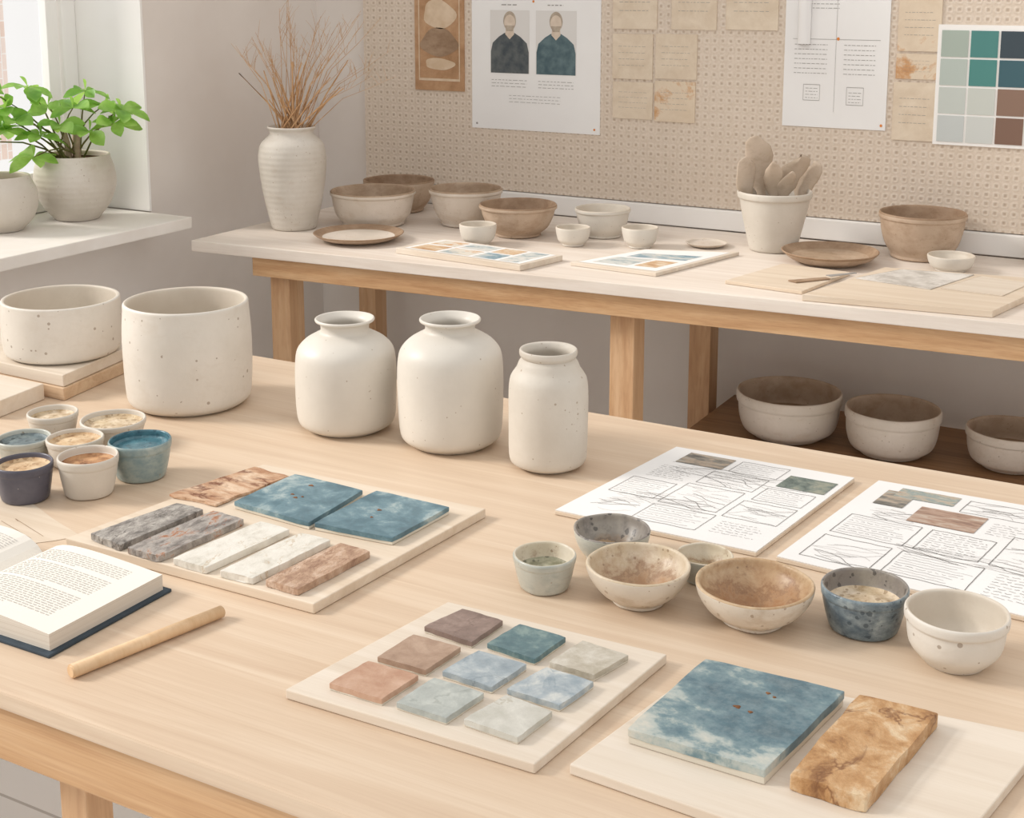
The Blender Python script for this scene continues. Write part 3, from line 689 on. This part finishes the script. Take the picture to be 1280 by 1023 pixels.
S2=[(0,.25,.25),(.4,.35,.3),(.52,.9,.7),(.66,1.15,.75),(.78,.8,.95),(.88,.3,1.0),(.96,-.1,.85),(1,-.35,.6)]
S3=[(0,.2,.2),(.4,.3,.3),(.55,.8,.8),(.7,1,1),(.85,.7,.95),(.95,.25,.6),(1,.0,.2)]
paddle(942,172,.035,-.02,.012,S1,bend=.016); paddle(927,196,.030,-.045,-.018,S1,tw=.5,bend=.012); paddle(957,200,.024,-.005,-.045,S3,tw=-.3,bend=.012)
paddle(998,194,.034,.012,.0,S2,tw=.2,bend=.018); paddle(1016,203,.028,.03,.02,S2,tw=-.5,bend=.014); paddle(982,212,.022,.01,-.045,S3,tw=.3,bend=.014)
bmesh.ops.recalc_face_normals(tb,faces=tb.faces)
finish(tb,'sculpting_paddles',[M_clay],True,uj)

wc=glaze('watercolour_wash',[(.36,'#8ba0aa'),(.44,'#cfc9bc'),(.53,'#dbd3c6'),(.6,'#c99f77'),(.7,'#cfbda4')],14,.3,.7,0,(1,2.5,1),.2)
wc2=glaze('watercolour_grey',[(.36,'#87989f'),(.48,'#c2c6c2'),(.58,'#d8d4cd'),(.7,'#b09e90')],15,.3,.7,0,(1,2,1),.2)
wc3=glaze('watercolour_blue',[(.36,'#718d9a'),(.5,'#a2b1b6'),(.62,'#d0ccc3')],20,.3,.7,0,(1,2,1),.2)
wc4=glaze('watercolour_ochre',[(.36,'#b28a67'),(.5,'#cbab88'),(.62,'#d8c8b1')],20,.3,.7,0,(1,2,1),.2)
def art(name,q,z,rects,mats):
    e=empty(name); slab('board',q,.7505,z,M_board2,.001,e)
    pr=Print(quadP(q,z),mats)
    for r in rects: pr.rect(*r)
    pr.done('painted_swatches',e)
art('painted_study_board',[(-1.811,2.675),(-1.456,2.642),(-1.425,2.79),(-1.775,2.828)],.764,[(.04,.08,.97,.94,2),(.07,.12,.28,.5,4,.0002),(.07,.55,.28,.9,0,.0002),(.31,.12,.55,.5,0,.0002),(.31,.55,.55,.9,1,.0002),(.58,.12,.76,.5,3,.0002),(.58,.55,.76,.9,4,.0002),(.79,.12,.93,.9,1,.0002)],[wc,wc2,M_paper,wc3,wc4])
art('painted_study_board',[(-1.386,2.752),(-1.168,2.737),(-1.090,3.051),(-1.30,2.975)],.759,[(.05,.05,.95,.95,0),(.15,.12,.55,.45,1,.0002),(.2,.5,.85,.72,2,.0002),(.6,.15,.85,.42,3,.0002)],[M_paper,wc2,wc3,wc4])
plate('small_oval_dish',-1.20,3.12,.7505,.010,.035,.052,[M_beige,M_beige,M_beige])
slab('wooden_board',[(-1.011,2.745),(-.835,2.725),(-.80,2.96),(-.96,2.975)],.7505,.758,M_board)
slab('wooden_board',[(-.819,2.672),(-.454,2.712),(-.38,3.07),(-.74,3.02)],.7505,.764,M_board)
slab('paper_sheet',[(-.765,2.87),(-.60,2.84),(-.55,3.03),(-.70,3.01)],.7645,.7655,glaze('smudged_paper',[(.38,'#b4ada4'),(.5,'#cfc9c1'),(.6,'#dcd7d0')],14,.3,.8,0))
slab('paper_sheet',[(-.585,2.86),(-.46,2.85),(-.43,3.0),(-.535,3.02)],.7645,.7655,M_board2)
bm=bmesh.new(); bm_slab(bm,[(-.89,2.80),(-.868,2.790),(-.815,2.86),(-.828,2.868)],.7585,.7615,0,.001); bm_slab(bm,[(-.828,2.868),(-.815,2.86),(-.775,2.92),(-.782,2.925)],.7645,.7660,1,0)
finish(bm,'pottery_knife',[M_brownin,M_ink2])

for x,y,h,rb,rr in ((-.973,3.105,.110,.088,.125),(-.724,3.10,.108,.076,.109),(-.468,3.14,.088,.068,.098)):
    o=[(0,0),(rb*.9,0),(rb,.006),(rr*.86,.18*h),(rr*.94,.42*h),(rr*.965,.68*h),(rr*.965,.76*h),(rr,.79*h),(rr*1.0,.95*h),(rr-.003,h)]
    i=[(rr-.008,.97*h),(rr*.9,.7*h),(rr*.88,.4*h)]
    lathe('glazed_planter_bowl',o,i,(x,y,.3115),[M_beige,M_brown,M_brownin],[(rb*.9,.3*h),(0,.28*h)],wob=.0015)

# ------------------------------------------------------------------ wall prints
YP=3.3485
def wallsheet(name,x0,z0,x1,z1,mat,th=.0015,parent=None,y=YP): return box(name,x0,x1,y-th,y,z0,z1,mat,0,parent)
def wallP(x0,z0,x1,z1,y): return lambda u,v,l=0: Vector((x0+u*(x1-x0),y-.0005-l,z0+v*(z1-z0)))
e=empty('sepia_photograph'); wallsheet('print',-2.188,1.078,-2.024,1.42,M_sepia,.004,e)
pr=Print(wallP(-2.188,1.078,-2.024,1.42,YP-.004),[M_sep2,M_sepia,M_brownin])
def blob(cu,cv,ru,rv,mi,l,sd):
    pr.poly([(cu+ru*(1+.12*math.sin(3*a+sd))*math.cos(a),cv+rv*(1+.1*math.cos(2*a+sd))*math.sin(a)) for a in [2*math.pi*k/26 for k in range(26)]],mi,l)
blob(.5,.86,.17,.075,0,.0004,1); blob(.5,.63,.33,.115,0,.0003,2); blob(.5,.78,.11,.06,0,.0005,.5)
blob(.5,.40,.38,.11,2,.0003,3); blob(.5,.22,.30,.05,0,.0003,1.4)
pr.rect(.08,.08,.92,.10,0,.0003); pr.rect(.08,.1,.1,.96,0,.0003); pr.rect(.9,.1,.92,.96,0,.0003); pr.done('printed_image',e)
e=empty('portrait_poster'); x0,x1,z0,z1=-1.999,-1.600,.978,1.42
wallsheet('paper',x0,z0,x1,z1,M_paper,.002,e)
pr=Print(wallP(x0,z0,x1,z1,YP-.002),[M_lt,M_slate,M_slate2,M_skin,M_hair,M_ink2,M_orange])
for (c,mi) in ((.305,1),(.665,2)):
    a,b2=c-.155,c+.155; q0,q1=.355,.745
    pr.rect(a,q0,b2,q1,0)
    Hh=q1-q0
    pr.poly([(a+.005,q0),(b2-.005,q0),(b2-.005,q0+Hh*.34),(b2-.02,q0+Hh*.48),(c+.085,q0+Hh*.58),(c+.04,q0+Hh*.64),(c-.04,q0+Hh*.64),(c-.085,q0+Hh*.58),(a+.02,q0+Hh*.48),(a+.005,q0+Hh*.34)],mi,.0002)
    pr.poly([(c-.035,q0+Hh*.62),(c,q0+Hh*.54),(c+.035,q0+Hh*.62),(c+.03,q0+Hh*.72),(c-.03,q0+Hh*.72)],3,.0003)
    pr.ell(c,q0+Hh*.83,.050,Hh*.155,4,lift=.0003); pr.ell(c,q0+Hh*.80,.043,Hh*.13,3,lift=.0004); pr.poly([(c-.04,q0+Hh*.76),(c+.04,q0+Hh*.76),(c+.025,q0+Hh*.67),(c-.025,q0+Hh*.67)],4,.0005)
rr=random.Random(4)
def tl(pr,u0,u1,v,h,mi=0,dens=1):
    u=u0
    while u<u1:
        L=rr.uniform(.012,.04); uu=min(u+L,u1); pr.rect(u,v,uu,v+h,mi,.0002); u=uu+.01
for k in range(3): tl(pr,.16,.44,.31-k*.02,.003,5); tl(pr,.53,.8,.31-k*.02,.003,5)
for k in range(3): tl(pr,.3,.7,.215-k*.02,.0025,5)
tl(pr,.24,.36,.775,.006,5); tl(pr,.60,.72,.775,.006,5); pr.ell(.49,.80,.008,.008,6); pr.ell(.04,.03,.008,.007,5); pr.ell(.96,.03,.008,.007,6)
pr.done('printed_portraits',e)
def card(x0,z0,x1,z1,mat,seed):
    e=empty('pinned_card'); wallsheet('card',x0,z0,x1,z1,mat,.003,e)
    r=random.Random(seed); pr=Print(wallP(x0,z0,x1,z1,YP-.003),[M_ink2])
    for k in range(4):
        u=.15
        while u<.8:
            uu=u+r.uniform(.03,.1); pr.rect(u,.72-k*.14,uu,.727-k*.14,0); u=uu+.03
    pr.done('notes',e)
for i,(a,b2,c,d2,mm) in enumerate(((-1.564,1.132,-1.449,1.250,M_kraft),(-1.441,1.136,-1.326,1.252,M_kraft),(-1.562,1.027,-1.447,1.124,M_kraft),(-1.441,1.024,-1.328,1.130,M_kraftst),
 (-1.565,1.263,-1.439,1.42,M_kraft),(-1.398,1.264,-1.275,1.42,M_kraft),(-1.250,1.266,-1.113,1.42,M_kraft),
 (-.816,1.224,-.716,1.35,M_kraftst),(-.817,1.158,-.716,1.218,M_kraftst),(-.820,1.011,-.718,1.150,M_kraft),(-.816,1.356,-.716,1.42,M_kraft))): card(a,b2,c,d2,mm,i)
e=empty('notes_poster'); x0,x1,z0,z1=-1.094,-.836,1.031,1.42; wallsheet('paper',x0,z0,x1,z1,M_paper,.002,e)
pr=Print(wallP(x0,z0,x1,z1,YP-.002),[M_ink2,M_orange,M_ink])
for k in range(8): tl(pr,.22,.52,.93-k*.026,.0035,0); 
for k in range(5): tl(pr,.6,.9,.93-k*.026,.0035,0)
for k in range(7): tl(pr,.1,.42,.52-k*.03,.0035,0); tl(pr,.58,.88,.52-k*.03,.0035,0)
pr.rect(.50,.1,.5025,.9,0,.0002); pr.rect(.08,.555,.92,.5575,0,.0002)
for r_ in ((.2,.17,.36,.27),(.62,.15,.78,.26)): 
    pr.line([(r_[0],r_[1]),(r_[2],r_[1]),(r_[2],r_[3]),(r_[0],r_[3]),(r_[0],r_[1])],.003,0,lift=.0003)
    for k in range(4): tl(pr,r_[0]+.02,r_[2]-.02,r_[1]+.015+k*.02,.003,0)
pr.ell(.52,.56,.014,.01,1,lift=.0004); pr.ell(.96,.03,.012,.009,1,lift=.0004)
pr.done('handwriting',e)
bm=bmesh.new()
cols=[]
for k in range(9):
    a=math.pi*k/8; x_=-1.045+.016*math.cos(a); y_=YP-.0035-.012*math.sin(a)
    cols.append((bm.verts.new((x_,y_,1.235)),bm.verts.new((x_,y_,1.42))))
for a,c in zip(cols,cols[1:]): bm.faces.new([a[0],c[0],c[1],a[1]])
finish(bm,'curled_paper',[M_paper],True,e)
e=empty('colour_chip_board'); wallsheet('board',-.722,1.006,-.395,1.288,M_white,.004,e)
sc=[['#a5b1a7','#4f8480','#3f4b53','#7e95a0'],['#b3bdb6','#508782','#41616a','#4d8090'],['#c0c6c0','#c5c9c2','#8a7061','#b79a82'],['#c1c6c4','#cacdc9','#7f6456','#a2846c']]
for r in range(4):
    for c in range(4):
        xa=-.713+c*.0665; za=1.281-(r+1)*.0665
        mm=plain('chip_%d_%d'%(r,c),sc[r][c],.5,None,30); wallsheet('chip_%d_%d'%(r,c),xa,za-.001,xa+.061,za+.0605,mm,.0015,e,YP-.0042)

# ------------------------------------------------------------------ light
wd=bpy.data.worlds.new('daylight'); scn.world=wd; wd.use_nodes=True
nt=wd.node_tree; bg=nt.nodes['Background']; bg.inputs[0].default_value=(1.0,.98,.96,1); bg.inputs[1].default_value=.97
s=bpy.data.lights.new('window_sun','SUN'); s.energy=3.4; s.angle=math.radians(16); s.color=(1,.955,.90)
so=bpy.data.objects.new('window_sun',s); COL.objects.link(so)
d=Vector((1,.42,-.68)).normalized(); so.rotation_euler=d.to_track_quat('-Z','Y').to_euler(); so.location=(-5,0,4)

# ------------------------------------------------------------------ camera
c=bpy.data.cameras.new('camera'); c.sensor_width=36; c.lens=1725/1280*36; c.shift_y=-(511.5-289.5)/1280
co=bpy.data.objects.new('camera',c); COL.objects.link(co); co.location=(0,0,1.40)
co.rotation_euler=(math.radians(79.5),0,math.radians(29.2)); scn.camera=co; c.clip_start=.05
scn.view_settings.view_transform='Standard'; scn.view_settings.look='None'
